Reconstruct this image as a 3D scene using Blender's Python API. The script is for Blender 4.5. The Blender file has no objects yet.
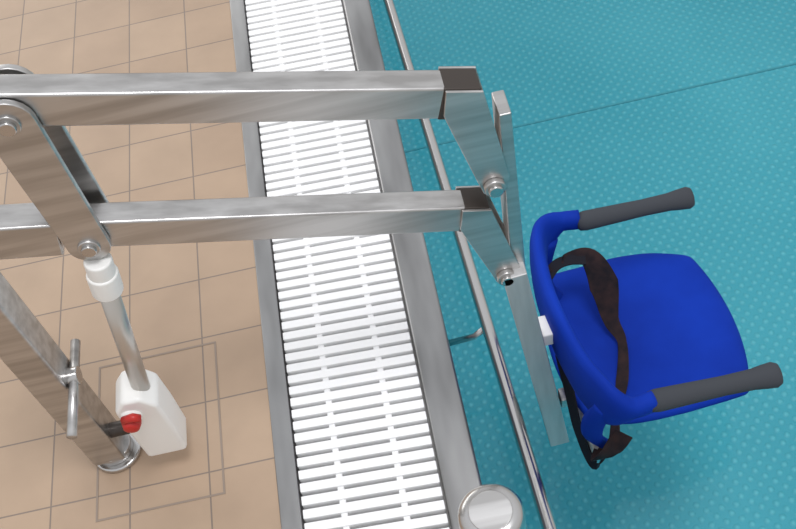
import bpy, bmesh, math
from mathutils import Vector, Matrix
S=bpy.context.scene
COL=S.collection
try: S.view_settings.view_transform='Standard'
except Exception: pass

# ------------------------------------------------------------ materials
def mat(name, col, rough=.5, metal=0., spec=.5):
    m=bpy.data.materials.new(name); m.use_nodes=True
    b=m.node_tree.nodes['Principled BSDF']
    b.inputs['Base Color'].default_value=(*col,1)
    b.inputs['Roughness'].default_value=rough
    b.inputs['Metallic'].default_value=metal
    b.inputs['Specular IOR Level'].default_value=spec
    return m
def nd(m,t,**k):
    n=m.node_tree.nodes.new(t)
    for a,v in k.items(): setattr(n,a,v)
    return n
def lk(m,a,b): m.node_tree.links.new(a,b)
def noisy(m, c1, c2, scale=(4,4,4), detail=4, bump=0., rough=None, nscale=1., p0=.35, p1=.65):
    b=m.node_tree.nodes['Principled BSDF']
    tc=nd(m,'ShaderNodeTexCoord'); mp=nd(m,'ShaderNodeMapping'); mp.inputs['Scale'].default_value=scale
    no=nd(m,'ShaderNodeTexNoise'); no.inputs['Detail'].default_value=detail; no.inputs['Scale'].default_value=nscale
    r=nd(m,'ShaderNodeValToRGB'); r.color_ramp.elements[0].color=(*c1,1); r.color_ramp.elements[1].color=(*c2,1)
    r.color_ramp.elements[0].position=p0; r.color_ramp.elements[1].position=p1
    lk(m,tc.outputs['Object'],mp.inputs[0]); lk(m,mp.outputs[0],no.inputs['Vector']); lk(m,no.outputs['Fac'],r.inputs[0])
    lk(m,r.outputs[0],b.inputs['Base Color'])
    if bump:
        bp=nd(m,'ShaderNodeBump'); bp.inputs['Strength'].default_value=bump; bp.inputs['Distance'].default_value=.002
        lk(m,no.outputs['Fac'],bp.inputs['Height']); lk(m,bp.outputs[0],b.inputs['Normal'])
    if rough:
        mr=nd(m,'ShaderNodeMapRange'); mr.inputs['To Min'].default_value=rough[0]; mr.inputs['To Max'].default_value=rough[1]
        lk(m,no.outputs['Fac'],mr.inputs[0]); lk(m,mr.outputs[0],b.inputs['Roughness'])
    return m
M_steel=noisy(mat('brushed_steel',(.5,.5,.5),.3,1.),(.43,.42,.41),(.60,.59,.58),(3,55,55),bump=.05,rough=(.28,.40))
M_mast=noisy(mat('satin_steel',(.5,.5,.5),.5,.65),(.46,.46,.46),(.58,.58,.58),(40,40,4),bump=.03,rough=(.45,.55))
M_steelY=noisy(mat('brushed_steel_edge',(.5,.5,.5),.3,1.),(.22,.22,.22),(.42,.42,.42),(10,2.2,4),detail=3,rough=(.30,.43))
M_shiny=mat('polished_steel',(.56,.55,.54),.2,1.)
M_dark=mat('dark_end_cap',(.05,.040,.034),.4,.3)
M_blue=noisy(mat('blue_vinyl',(.004,.018,.42),.7,spec=.12),(.002,.024,.28),(.004,.040,.42),(7,7,7),p0=.25,p1=.75)
M_grip=mat('grey_foam_grip',(.05,.055,.065),.8,spec=.3)
M_strap=noisy(mat('dark_webbing',(.02,.015,.02),.85,spec=.2),(.010,.009,.013),(.040,.022,.022),(30,30,30))
M_black=mat('black_webbing',(.012,.012,.018),.7,spec=.2)
M_white=mat('white_plastic',(.88,.87,.84),.4)
M_red=mat('red_plastic',(.5,.02,.015),.4)
M_alum=mat('aluminium_rod',(.60,.57,.53),.35,.8)
M_grate=noisy(mat('white_grate_plastic',(.9,.9,.9),.4),(.90,.90,.90),(.95,.95,.95),(5,5,5))
M_chan=mat('gutter_channel',(.55,.53,.52),.6)

# tiles
M_tile=mat('beige_floor_tile',(.5,.33,.2),.5)
def tiles():
    m=M_tile; b=m.node_tree.nodes['Principled BSDF']
    tc=nd(m,'ShaderNodeTexCoord'); mp=nd(m,'ShaderNodeMapping')
    mp.inputs['Location'].default_value=(.458+.0,.0,0)
    br=nd(m,'ShaderNodeTexBrick'); br.offset=0; br.squash=1
    br.inputs['Scale'].default_value=1; br.inputs['Brick Width'].default_value=.15; br.inputs['Row Height'].default_value=.15
    br.inputs['Mortar Size'].default_value=.0018; br.inputs['Mortar Smooth'].default_value=.3; br.inputs['Bias'].default_value=0
    br.inputs['Color1'].default_value=(.410,.290,.200,1); br.inputs['Color2'].default_value=(.445,.320,.222,1); br.inputs['Mortar'].default_value=(.23,.18,.145,1)
    no=nd(m,'ShaderNodeTexNoise'); no.inputs['Scale'].default_value=7; no.inputs['Detail'].default_value=6
    mx=nd(m,'ShaderNodeMix',data_type='RGBA',blend_type='MULTIPLY'); mx.inputs[0].default_value=1
    r=nd(m,'ShaderNodeValToRGB'); r.color_ramp.elements[0].color=(.90,.90,.90,1); r.color_ramp.elements[1].color=(1.04,1.04,1.04,1)
    r.color_ramp.elements[0].position=.3; r.color_ramp.elements[1].position=.7
    lk(m,tc.outputs['Object'],mp.inputs[0]); lk(m,mp.outputs[0],br.inputs['Vector']); lk(m,tc.outputs['Object'],no.inputs['Vector'])
    lk(m,no.outputs['Fac'],r.inputs[0]); lk(m,br.outputs['Color'],mx.inputs[6]); lk(m,r.outputs[0],mx.inputs[7]); lk(m,mx.outputs[2],b.inputs['Base Color'])
    bp=nd(m,'ShaderNodeBump'); bp.inputs['Strength'].default_value=.4; bp.inputs['Distance'].default_value=.002; bp.invert=True
    lk(m,br.outputs['Fac'],bp.inputs['Height']); lk(m,bp.outputs[0],b.inputs['Normal'])
tiles()
# dimpled teal steel sheet
M_pool=mat('teal_dimpled_steel',(.03,.3,.33),.5,spec=.3)
def pool():
    m=M_pool; b=m.node_tree.nodes['Principled BSDF']
    tc=nd(m,'ShaderNodeTexCoord')
    mp=nd(m,'ShaderNodeMapping'); mp.inputs['Rotation'].default_value=(0,0,math.radians(45)); mp.inputs['Scale'].default_value=(1,1,0)
    vo=nd(m,'ShaderNodeTexVoronoi'); vo.inputs['Scale'].default_value=35; vo.inputs['Randomness'].default_value=0
    lk(m,tc.outputs['Object'],mp.inputs[0]); lk(m,mp.outputs[0],vo.inputs['Vector'])
    r=nd(m,'ShaderNodeValToRGB'); r.color_ramp.elements[0].position=.10; r.color_ramp.elements[1].position=.36
    r.color_ramp.elements[0].color=(1,1,1,1); r.color_ramp.elements[1].color=(0,0,0,1)
    lk(m,vo.outputs['Distance'],r.inputs[0])
    no=nd(m,'ShaderNodeTexNoise'); no.inputs['Scale'].default_value=1.1; no.inputs['Detail'].default_value=3
    lk(m,tc.outputs['Object'],no.inputs['Vector'])
    rb=nd(m,'ShaderNodeValToRGB'); rb.color_ramp.elements[0].position=.3; rb.color_ramp.elements[1].position=.7
    rb.color_ramp.elements[0].color=(.052,.41,.50,1); rb.color_ramp.elements[1].color=(.095,.51,.60,1)
    lk(m,no.outputs['Fac'],rb.inputs[0])
    mx=nd(m,'ShaderNodeMix',data_type='RGBA'); mx.inputs[7].default_value=(.24,.74,.80,1)
    ml=nd(m,'ShaderNodeMath',operation='MULTIPLY'); ml.inputs[1].default_value=.45
    lk(m,r.outputs[0],ml.inputs[0]); lk(m,ml.outputs[0],mx.inputs[0]); lk(m,rb.outputs[0],mx.inputs[6]); lk(m,mx.outputs[2],b.inputs['Base Color'])
    bp=nd(m,'ShaderNodeBump'); bp.inputs['Strength'].default_value=.7; bp.inputs['Distance'].default_value=.004
    lk(m,r.outputs[0],bp.inputs['Height']); lk(m,bp.outputs[0],b.inputs['Normal'])
pool()
M_seam=mat('pool_seam_weld',(.055,.36,.43),.6)
# water surface: clear, faintly reflective
M_water=bpy.data.materials.new('clear_water'); M_water.use_nodes=True
nt=M_water.node_tree; nt.nodes.clear()
o_=nt.nodes.new('ShaderNodeOutputMaterial'); t_=nt.nodes.new('ShaderNodeBsdfTransparent'); t_.inputs[0].default_value=(.93,.985,.99,1)
g_=nt.nodes.new('ShaderNodeBsdfGlossy'); g_.inputs['Roughness'].default_value=.12
f_=nt.nodes.new('ShaderNodeFresnel'); f_.inputs['IOR'].default_value=1.33
x_=nt.nodes.new('ShaderNodeMixShader'); n_=nt.nodes.new('ShaderNodeTexNoise'); n_.inputs['Scale'].default_value=5
b_=nt.nodes.new('ShaderNodeBump'); b_.inputs['Strength'].default_value=.3; b_.inputs['Distance'].default_value=.01
nt.links.new(n_.outputs['Fac'],b_.inputs['Height']); nt.links.new(b_.outputs[0],g_.inputs['Normal'])
nt.links.new(f_.outputs[0],x_.inputs[0]); nt.links.new(t_.outputs[0],x_.inputs[1]); nt.links.new(g_.outputs[0],x_.inputs[2]); nt.links.new(x_.outputs[0],o_.inputs[0])

# ------------------------------------------------------------ geometry helpers
def add(name, verts, faces, m, parent=None, smooth=False, bevel=0, seg=2):
    me=bpy.data.meshes.new(name); me.from_pydata([tuple(v) for v in verts],[],faces)
    bm=bmesh.new(); bm.from_mesh(me); bmesh.ops.recalc_face_normals(bm,faces=bm.faces); bm.to_mesh(me); bm.free()
    me.materials.append(m)
    o=bpy.data.objects.new(name,me); COL.objects.link(o)
    if parent: o.parent=parent
    if smooth:
        for p in me.polygons: p.use_smooth=True
    if bevel:
        b=o.modifiers.new('bevel','BEVEL'); b.width=bevel; b.segments=seg; b.limit_method='ANGLE'
        for p in me.polygons: p.use_smooth=True
        w=o.modifiers.new('wn','WEIGHTED_NORMAL'); w.keep_sharp=False
    return o
def empty(name, loc=(0,0,0)):
    e=bpy.data.objects.new(name,None); e.empty_display_size=.1; COL.objects.link(e); return e
BF=[(0,1,2,3),(4,5,6,7),(0,1,5,4),(1,2,6,5),(2,3,7,6),(3,0,4,7)]
def box(name,lo,hi,m,parent=None,bevel=0):
    x0,y0,z0=lo;x1,y1,z1=hi
    v=[(x0,y0,z0),(x1,y0,z0),(x1,y1,z0),(x0,y1,z0),(x0,y0,z1),(x1,y0,z1),(x1,y1,z1),(x0,y1,z1)]
    return add(name,v,BF,m,parent,bevel=bevel)
def prism(name,poly,y0,y1,m,parent=None,bevel=.002):   # poly in xz, extruded along y
    n=len(poly)
    v=[(x,y0,z) for x,z in poly]+[(x,y1,z) for x,z in poly]
    f=[tuple(range(n)),tuple(range(2*n-1,n-1,-1))]+[(i,(i+1)%n,n+(i+1)%n,n+i) for i in range(n)]
    return add(name,v,f,m,parent,bevel=bevel)
def bar(name,p,q,h,y0,y1,m,parent=None,bevel=.004,ext=(0,0)):  # beam in xz plane
    p=Vector((p[0],p[1]));q=Vector((q[0],q[1]));d=(q-p).normalized(); n=Vector((-d.y,d.x))*h/2
    p=p-d*ext[0]; q=q+d*ext[1]
    return prism(name,[p-n,q-n,q+n,p+n],y0,y1,m,parent,bevel)
def plate(name,p,q,r0,r1,y0,y1,m,parent=None,seg=10):  # rounded tapered link plate
    p=Vector(p);q=Vector(q);d=(q-p).normalized();a=math.atan2(d.y,d.x);pts=[]
    for i in range(seg+1):
        t=a-math.pi/2+math.pi*i/seg; pts.append((q.x+r1*math.cos(t),q.y+r1*math.sin(t)))
    for i in range(seg+1):
        t=a+math.pi/2+math.pi*i/seg; pts.append((p.x+r0*math.cos(t),p.y+r0*math.sin(t)))
    return prism(name,pts,y0,y1,m,parent,.0015)
def tube(name,pts,rad,m,parent=None,n=16,flat=None,up=Vector((0,0,1)),closed=False):
    pts=[Vector(p) for p in pts]; N=len(pts)
    if not hasattr(rad,'__len__'): rad=[rad]*N
    vs=[];fs=[]
    prev=None
    for i,p in enumerate(pts):
        t=((pts[min(i+1,N-1)]-pts[max(i-1,0)])).normalized()
        if prev is None:
            a=up if abs(t.dot(up))<.95 else Vector((1,0,0))
            u=(a-t*a.dot(t)).normalized()
        else: u=(prev-t*prev.dot(t)).normalized()
        prev=u; w=t.cross(u)
        ru,rw=(rad[i],rad[i]) if flat is None else (flat[0]*rad[i],flat[1]*rad[i])
        for k in range(n):
            th=2*math.pi*k/n; vs.append(p+u*ru*math.cos(th)+w*rw*math.sin(th))
    for i in range(N-1):
        for k in range(n):
            fs.append((i*n+k,i*n+(k+1)%n,(i+1)*n+(k+1)%n,(i+1)*n+k))
    fs.append(tuple(range(n))); fs.append(tuple(range((N-1)*n,N*n)))
    o=add(name,vs,fs,m,parent,smooth=True)
    return o
def cyl(name,p,q,r,m,parent=None,n=28,bevel=.002):
    p=Vector(p);q=Vector(q);t=(q-p).normalized();a=Vector((0,0,1)) if abs(t.z)<.9 else Vector((1,0,0))
    u=(a-t*a.dot(t)).normalized();w=t.cross(u)
    v=[c+u*r*math.cos(2*math.pi*k/n)+w*r*math.sin(2*math.pi*k/n) for c in (p,q) for k in range(n)]
    f=[(k,(k+1)%n,n+(k+1)%n,n+k) for k in range(n)]+[tuple(range(n)),tuple(range(n,2*n))]
    return add(name,v,f,m,parent,bevel=bevel)
def spline(P,k=8):
    P=[Vector(p) for p in P];out=[]
    Q=[2*P[0]-P[1]]+P+[2*P[-1]-P[-2]]
    for i in range(1,len(Q)-2):
        a,b,c,d=Q[i-1],Q[i],Q[i+1],Q[i+2]
        for j in range(k):
            t=j/k; out.append(.5*((2*b)+(c-a)*t+(2*a-5*b+4*c-d)*t*t+(3*b-a-3*c+d)*t**3))
    out.append(P[-1]); return out
def ribbon(name,P,w,th,m,parent=None,wdir=Vector((0,0,1)),k=8,twist=0):
    pts=spline(P,k);N=len(pts);vs=[];fs=[]
    for i,p in enumerate(pts):
        t=(pts[min(i+1,N-1)]-pts[max(i-1,0)]).normalized()
        u=(wdir-t*wdir.dot(t)); u=u.normalized()
        if twist: u=Matrix.Rotation(twist*i/N,3,t)@u
        n=t.cross(u)
        ww=w
        if hasattr(w,'__len__'):
            s=i/(N-1)*(len(w)-1); a=int(min(s,len(w)-2)); ww=w[a]+(w[a+1]-w[a])*(s-a)
        for a,b in ((-1,-1),(1,-1),(1,1),(-1,1)): vs.append(p+u*ww/2*a+n*th/2*b)
    for i in range(N-1):
        for k2 in range(4): fs.append((i*4+k2,i*4+(k2+1)%4,i*4+4+(k2+1)%4,i*4+4+k2))
    fs+=[(0,1,2,3),tuple(N*4-4+j for j in range(4))]
    return add(name,vs,fs,m,parent,bevel=.001)

# ------------------------------------------------------------ floor, gutter, pool shell
box('floor',(-3.0,-1.2,-.12),(-.335,6.5,0),M_tile)
box('trim_1',(-.335,-1.2,-.12),(-.297,6.5,.003),M_steelY,bevel=.002)
box('trim_2',(-.043,-1.2,-.10),(.025,6.5,.004),M_steelY,bevel=.006)
box('gutter_channel',(-.297,-1.2,-.12),(-.043,6.5,-.030),M_chan)
def grate():
    vs=[];fs=[]; K=.05
    def b(x0,x1,y0,y1,z0,z1,k=0):
        n=len(vs)
        vs.extend([(x,y-k*(x+.17),z) for x,y,z in [(x0,y0,z0),(x1,y0,z0),(x1,y1,z0),(x0,y1,z0),(x0,y0,z1),(x1,y0,z1),(x1,y1,z1),(x0,y1,z1)]])
        fs.extend([tuple(n+i for i in f) for f in BF])
    y=-1.15
    while y<6.4:
        b(-.294,-.046,y,y+.0178,-.018,.002,K); y+=.0255
    for x in (-.222,-.115): b(x-.006,x+.006,-1.15,6.4,-.03,-.003)
    o=add('drain_grate',vs,fs,M_grate,bevel=.0015)
    return o
g=grate()
box('pool_side_wall',(-.04,-1.2,-1.2),(.016,6.5,-.10),M_pool)  # side wall of the pool basin, hidden from view below the steel edge
box('pool_floor',(.02,-1.2,-1.2),(5.5,6.5,-1.0),M_pool)
sm=empty('pool_floor_seam')
for i,y in enumerate((2.53,)):
    box('weld_%d'%i,(.03,y-.0035,-1.002),(5.4,y+.0035,-.9965),M_seam,sm)
add('pool_water',[(.021,-1.2,-.30),(5.5,-1.2,-.30),(5.5,6.5,-.30),(.021,6.5,-.30)],[(0,1,2,3)],M_water)
# handrail tube along the pool wall
hr=empty('pool_handrail')
tube('rail_tube',[(.157,-.3,-.1),(.126,.70,-.1),(.076,2.24,-.1),(.04,3.4,-.1)],.0135,M_shiny,hr)
for i,(y) in enumerate((1.15,2.9)):
    xx=.126-(y-.7)*.0325
    tube('rail_bracket_%d'%i,[(xx,y,-.108),(xx-.03,y,-.135),(.0165,y,-.14)],.007,M_shiny,hr)

# ------------------------------------------------------------ pool lift
L=empty('pool_lift')
Y0,Y1=.97,1.01
A=(-.448,.851);B=(-.445,.605);Cc=(.132,.539);D=(.135,.315)
UA=(-.448,.862);LB=(-.445,.616)
Ue=(.124,.699);Le=(.116,.458)
bar('arm_upper',UA,Ue,.054,Y0,Y1,M_steel,L,ext=(.06,-.045))
bar('arm_lower',LB,Le,.054,Y0,Y1,M_steel,L,ext=(.03,-.035))
def endcap(nm,E,dirn,ln):
    E=Vector(E);d=Vector(dirn).normalized()
    bar(nm,tuple(E-d*ln),tuple(E),.055,Y0-.001,Y1+.001,M_dark,L,bevel=.003)
endcap('end_cap_upper',Ue,Vector(Ue)-Vector(UA),.052)
endcap('end_cap_lower',Le,Vector(Le)-Vector(LB),.040)
def leg(nm,E,A_,P,ln):
    E=Vector(E);d=(E-Vector(A_)).normalized();n=Vector((-d.y,d.x))*.0265
    tl=E-d*ln+n; tr=E+d*.001+n; ml=E-d*(ln-.004)-n*.6
    poly=[tuple(tl),tuple(tr),(P[0]+.024,P[1]+.012),(P[0]+.020,P[1]-.016),(P[0]+.004,P[1]-.024),(P[0]-.016,P[1]-.016),(P[0]-.021,P[1]+.004),tuple(ml)]
    prism(nm,poly,Y0-.006,Y0-.0015,M_steel,L,.0012)
    prism(nm+'_far',poly,Y1+.0015,Y1+.006,M_steel,L,.0012)
leg('bracket_upper',Ue,UA,Cc,.050); leg('bracket_lower',Le,LB,D,.044)
# link plates at the post side
for nm,a,b in (('near',Y0-.012,Y0-.002),('far',Y1+.012,Y1+.022)):
    plate('link_plate_'+nm,A,B,.034,.030,a,b,M_steel,L)
for nm,P in (('a',A),('b',B),('c',Cc),('d',D)):
    cyl('pivot_bolt_'+nm,(P[0],Y0-.022,P[1]),(P[0],Y1+.028,P[1]),.011,M_shiny,L)
    cyl('pivot_washer_'+nm,(P[0],Y0-.016,P[1]),(P[0],Y0-.006,P[1]),.016,M_steel,L)
# post
box('post',(-.668,.950,.02),(-.608,1.013,.70),M_steel,L,bevel=.006)
bar('post_head',(-.66,.665),(-.48,.622),.066,Y0-.004,Y1+.004,M_steel,L)
bar('post_head_upper',(-.66,.735),(-.50,.866),.04,Y0+.002,Y1-.002,M_steel,L)
cyl('foot_socket',(-.630,.985,0),(-.630,.985,.012),.047,M_shiny,L,bevel=.004)
cyl('foot_collar',(-.633,.985,.012),(-.633,.985,.03),.036,M_steel,L)
tube('clamp_bar',[(-.599,.860,.285),(-.599,1.045,.285)],.0085,M_steel,L)
cyl('clamp_boss',(-.61,.975,.285),(-.590,.975,.285),.016,M_shiny,L)
# actuator
P0=Vector((-.445,.960,.575));P1=Vector((-.508,.960,.205));dd=(P1-P0).normalized()
cyl('actuator_sleeve_top',P0,P0+dd*.035,.0205,M_white,L,bevel=.004)
cyl('actuator_sleeve',P0+dd*.030,P0+dd*.075,.0235,M_white,L,bevel=.004)
tube('actuator_rod',[P0+dd*.05,P1],.0155,M_alum,L)
def housing():
    prof=[(-.036,.0),(.038,.0),(.040,.09),(.038,.165),(.017,.195),(-.015,.195),(-.036,.168),(-.038,.09)]
    prism('motor_housing',[(-.518+x,.052+z) for x,z in prof],.925,.995,M_white,L,.008)
    cyl('release_collar',(-.534,.927,.218),(-.534,.918,.218),.0,M_white,L) if False else None
    cyl('release_boss',(-.530,.927,.205),(-.530,.917,.205),.018,M_white,L)
    tube('release_knob',[(-.530,.920,.205),(-.530,.910,.205),(-.530,.900,.205),(-.530,.897,.205)],[.0165,.0165,.0135,.008],M_red,L)
    tube('release_lever',[(-.538,.91,.220),(-.518,.905,.231),(-.510,.905,.223)],.0075,M_red,L)
    cyl('housing_mount',(-.61,.975,.095),(-.54,.975,.095),.014,M_dark,L)
housing()
# mast
prism('mast_upper',[(.150,.665),(.168,.665),(.170,.28),(.146,.28)],Y0+.004,Y1+.012,M_steel,L,.002)
bar('mast_lower',(.147,.325),(.207,-.299),.040,Y0-.022,Y1-.014,M_mast,L,bevel=.002)
for P in (Cc,D):
    cyl('mast_lug',(P[0],Y0+.002,P[1]),(P[0],Y1-.002,P[1]),.018,M_steel,L)
    box('mast_lug_web',(P[0],Y0+.008,P[1]-.015),(.158,Y1-.006,P[1]+.015),M_steel,L)

# ------------------------------------------------------------ chair
H=empty('pool_lift_chair')
yc=1.012; za=.085; hw=.208
def back():
    path=spline([(.325,yc+hw,za),(.285,yc+hw+.004,za),(.250,yc+hw-.012,za),(.229,yc+hw-.055,za),(.220,yc+.07,za),(.224,yc-.02,za),(.238,yc-.11,za),(.256,yc-hw+.045,za),(.275,yc-hw+.010,za),(.30,yc-hw-.004,za),(.340,yc-hw,za)],6)
    N=len(path);vs=[];fs=[];K=14
    for i,p in enumerate(path):
        t=(path[min(i+1,N-1)]-path[max(i-1,0)]).normalized(); n=Vector((-t.y,t.x,0))
        s=i/(N-1); e=min(s,1-s)/.5
        hh=.020+.052*min(1,max(0,(e-.18)/.35))**.8
        zc=-.02*min(1,max(0,(e-.18)/.35))
        th=.0165
        for k in range(K):
            a=2*math.pi*k/K; ca,sa=math.cos(a),math.sin(a)
            vs.append(p+n*th*math.copysign(abs(ca)**.8,ca)+Vector((0,0,zc+hh*math.copysign(abs(sa)**.8,sa))))
    for i in range(N-1):
        for k in range(K): fs.append((i*K+k,i*K+(k+1)%K,(i+1)*K+(k+1)%K,(i+1)*K+k))
    fs+=[tuple(range(K)),tuple(range((N-1)*K,N*K))]
    add('backrest',vs,fs,M_blue,H,smooth=True)
back()
for s,nm in ((1,'far'),(-1,'near')):
    y=yc+s*hw
    xs=[.318,.322,.335,.36,.45,.50,.522,.538,.546,.549]; rr=[.012,.018,.0205,.0200,.0175,.0185,.0215,.023,.019,.008]
    tube('armrest_grip_'+nm,[(x+(.010 if s<0 else 0),y-(.006 if s>0 else 0),za) for x in xs],rr,M_grip,H,flat=(.9,1))
def seat():
    NX,NY=22,22;vs=[];fs=[];cx,cy,a,b=.412,yc+.050,.194,.190
    top=[]
    def P(i,j):
        u=-1+2*i/NX; v=-1+2*j/NY
        x=u*math.sqrt(max(0,1-.34*v*v)) ; y=v*math.sqrt(max(0,1-.20*u*u))
        taper=1-.04*(u+1)/2
        X=cx+a*x*1.0; Yy=cy+b*y*taper*1.05
        r=max(abs(u),abs(v))
        z=-.12+.020*(v*v)*(1-.3*abs(u))-.035*max(0,u-.35)**1.5+.03*max(0,-u-.5)
        edge=-.012*max(0,(r-.86)/.14)**2
        return X,Yy,z+edge
    for j in range(NY+1):
        for i in range(NX+1): top.append(P(i,j))
    n=len(top)
    for x,y,z in top:
        vs.append((x,y,z))
    for x,y,z in top:
        vs.append((cx+(x-cx)*.97,cy+(y-cy)*.97,z-.020))
    W=NX+1
    for j in range(NY):
        for i in range(NX):
            q=(j*W+i,j*W+i+1,(j+1)*W+i+1,(j+1)*W+i); fs.append(q); fs.append(tuple(n+k for k in q[::-1]))
    ring=[i for i in range(W)]+[j*W+NX for j in range(1,NY+1)]+[NY*W+i for i in range(NX-1,-1,-1)]+[j*W for j in range(NY-1,0,-1)]
    for k in range(len(ring)):
        p,q=ring[k],ring[(k+1)%len(ring)]; fs.append((p,q,n+q,n+p))
    o=add('seat',vs,fs,M_blue,H,smooth=True)
    o.modifiers.new('s','SUBSURF').render_levels=1
seat()
for s in (1,-1):
    y=yc+s*(hw-.03)
    tube('seat_side_%s'%('far' if s>0 else 'near'),spline([(.262,y+s*.012,.06),(.245,y,.0),(.245,y-s*.008,-.07),(.27,y-s*.012,-.125)],6),.013,M_blue,H,flat=(1.6,.8))
tube('rear_frame',[(.256,yc-hw+.04,-.15),(.242,yc,-.155),(.256,yc+hw-.04,-.15)],.011,M_mast,H)
box('mast_bracket',(.191,yc-.035,.05),(.214,yc+.01,.085),M_white,H,bevel=.003)
box('mast_bracket_base',(.216,yc-.05,-.17),(.245,yc-.02,-.14),M_steel,H,bevel=.003)
# straps
ribbon('seat_belt',[(.245,yc+.140,.035),(.285,yc+.160,.035),(.330,yc+.155,.025),(.350,yc+.120,-.025),(.352,yc+.075,-.085),(.362,yc+.03,-.105),(.338,yc-.05,-.110),(.305,yc-.12,-.105),(.285,yc-.175,-.085)],[.014,.018,.040,.060,.032,.018,.026,.018,.026],.003,M_strap,H,wdir=Vector((1,.35,0)),twist=.5)
ribbon('seat_belt_upper',[(.240,yc+.130,.03),(.262,yc+.148,.036),(.290,yc+.155,.034),(.322,yc+.152,.028)],.022,.004,M_black,H,wdir=Vector((0,1,.2)))
ribbon('rear_strap',[(.226,yc-.02,-.02),(.230,yc-.06,-.08),(.232,yc-.12,-.14),(.245,yc-.185,-.165),(.275,yc-.17,-.155)],.024,.003,M_black,H,wdir=Vector((.5,0,1)))
ribbon('lap_strap',[(.300,yc-.185,-.06),(.270,yc-.20,-.09),(.255,yc-.19,-.13),(.285,yc-.15,-.145)],.038,.003,M_strap,H,wdir=Vector((1,0,0)))

# ------------------------------------------------------------ handrail post near the viewer
Rp=empty('handrail_post')
x,y=.0225,.56
tube('post_tube',[(x,y,.004),(x,y,.30),(x,y,.338),(x,y,.346),(x,y,.350)],[.046,.046,.046,.042,.034],M_shiny,Rp,n=40)
cyl('post_cap_disc',(x,y,.350),(x,y,.3525),.030,M_steel,Rp,bevel=.001)
cyl('post_flange',(x-.0,y,.004),(x,y,.012),.06,M_steel,Rp)

# ------------------------------------------------------------ hatch outline in the tiles
hf=empty('floor_hatch_frame')
hx0,hx1,hy0,hy1=-.672,-.430,.85,1.185
M_groove=mat('hatch_joint',(.28,.22,.175),.7)
for i,(a,b) in enumerate((((hx0,hy0),(hx1,hy0+.004)),((hx0,hy1-.004),(hx1,hy1)),((hx0,hy0+.004),(hx0+.004,hy1-.004)),((hx1-.004,hy0+.004),(hx1,hy1-.004)))):
    box('joint_%d'%i,(a[0],a[1],-.002),(b[0],b[1],.0008),M_groove,hf)

# ------------------------------------------------------------ light
w=bpy.data.worlds.new('hall'); S.world=w; w.use_nodes=True
nt=w.node_tree; bg=nt.nodes['Background']
tc=nt.nodes.new('ShaderNodeTexCoord'); sp=nt.nodes.new('ShaderNodeSeparateXYZ'); r=nt.nodes.new('ShaderNodeValToRGB')
nt.links.new(tc.outputs['Generated'],sp.inputs[0]); nt.links.new(sp.outputs['Z'],r.inputs[0]); nt.links.new(r.outputs[0],bg.inputs[0])
r.color_ramp.elements[0].position=0; r.color_ramp.elements[0].color=(.58,.56,.54,1)
r.color_ramp.elements[1].position=1; r.color_ramp.elements[1].color=(.86,.88,.92,1)
e=r.color_ramp.elements.new(.35); e.color=(.76,.76,.77,1)
bg.inputs['Strength'].default_value=.95
def area(nm,loc,tgt,size,en,col):
    l=bpy.data.lights.new(nm,'AREA'); l.shape='RECTANGLE'; l.size=size[0]; l.size_y=size[1]; l.energy=en; l.color=col
    o=bpy.data.objects.new(nm,l); COL.objects.link(o); o.location=loc
    o.rotation_euler=(Vector(tgt)-Vector(loc)).to_track_quat('-Z','Y').to_euler()
area('window_light',(-3.5,6.5,2.8),(0,1,0),(5,2.5),100,(1,.98,.95))
area('ceiling_light',(.5,.2,5),(.3,1.2,0),(1.3,1.3),105,(.98,.98,1))

# ------------------------------------------------------------ camera
cam=bpy.data.cameras.new('camera'); cam.sensor_width=36; cam.lens=46.1; cam.clip_start=.02
co=bpy.data.objects.new('camera',cam); COL.objects.link(co)
Rr=Vector((.9758,-.1613,-.1478)).normalized(); Bk=Vector((.0194,-.6088,.7931)).normalized(); Up=Bk.cross(Rr).normalized(); Rr=Up.cross(Bk)
co.matrix_world=Matrix(((Rr.x,Up.x,Bk.x,0),(Rr.y,Up.y,Bk.y,0),(Rr.z,Up.z,Bk.z,1.66),(0,0,0,1)))
S.camera=co
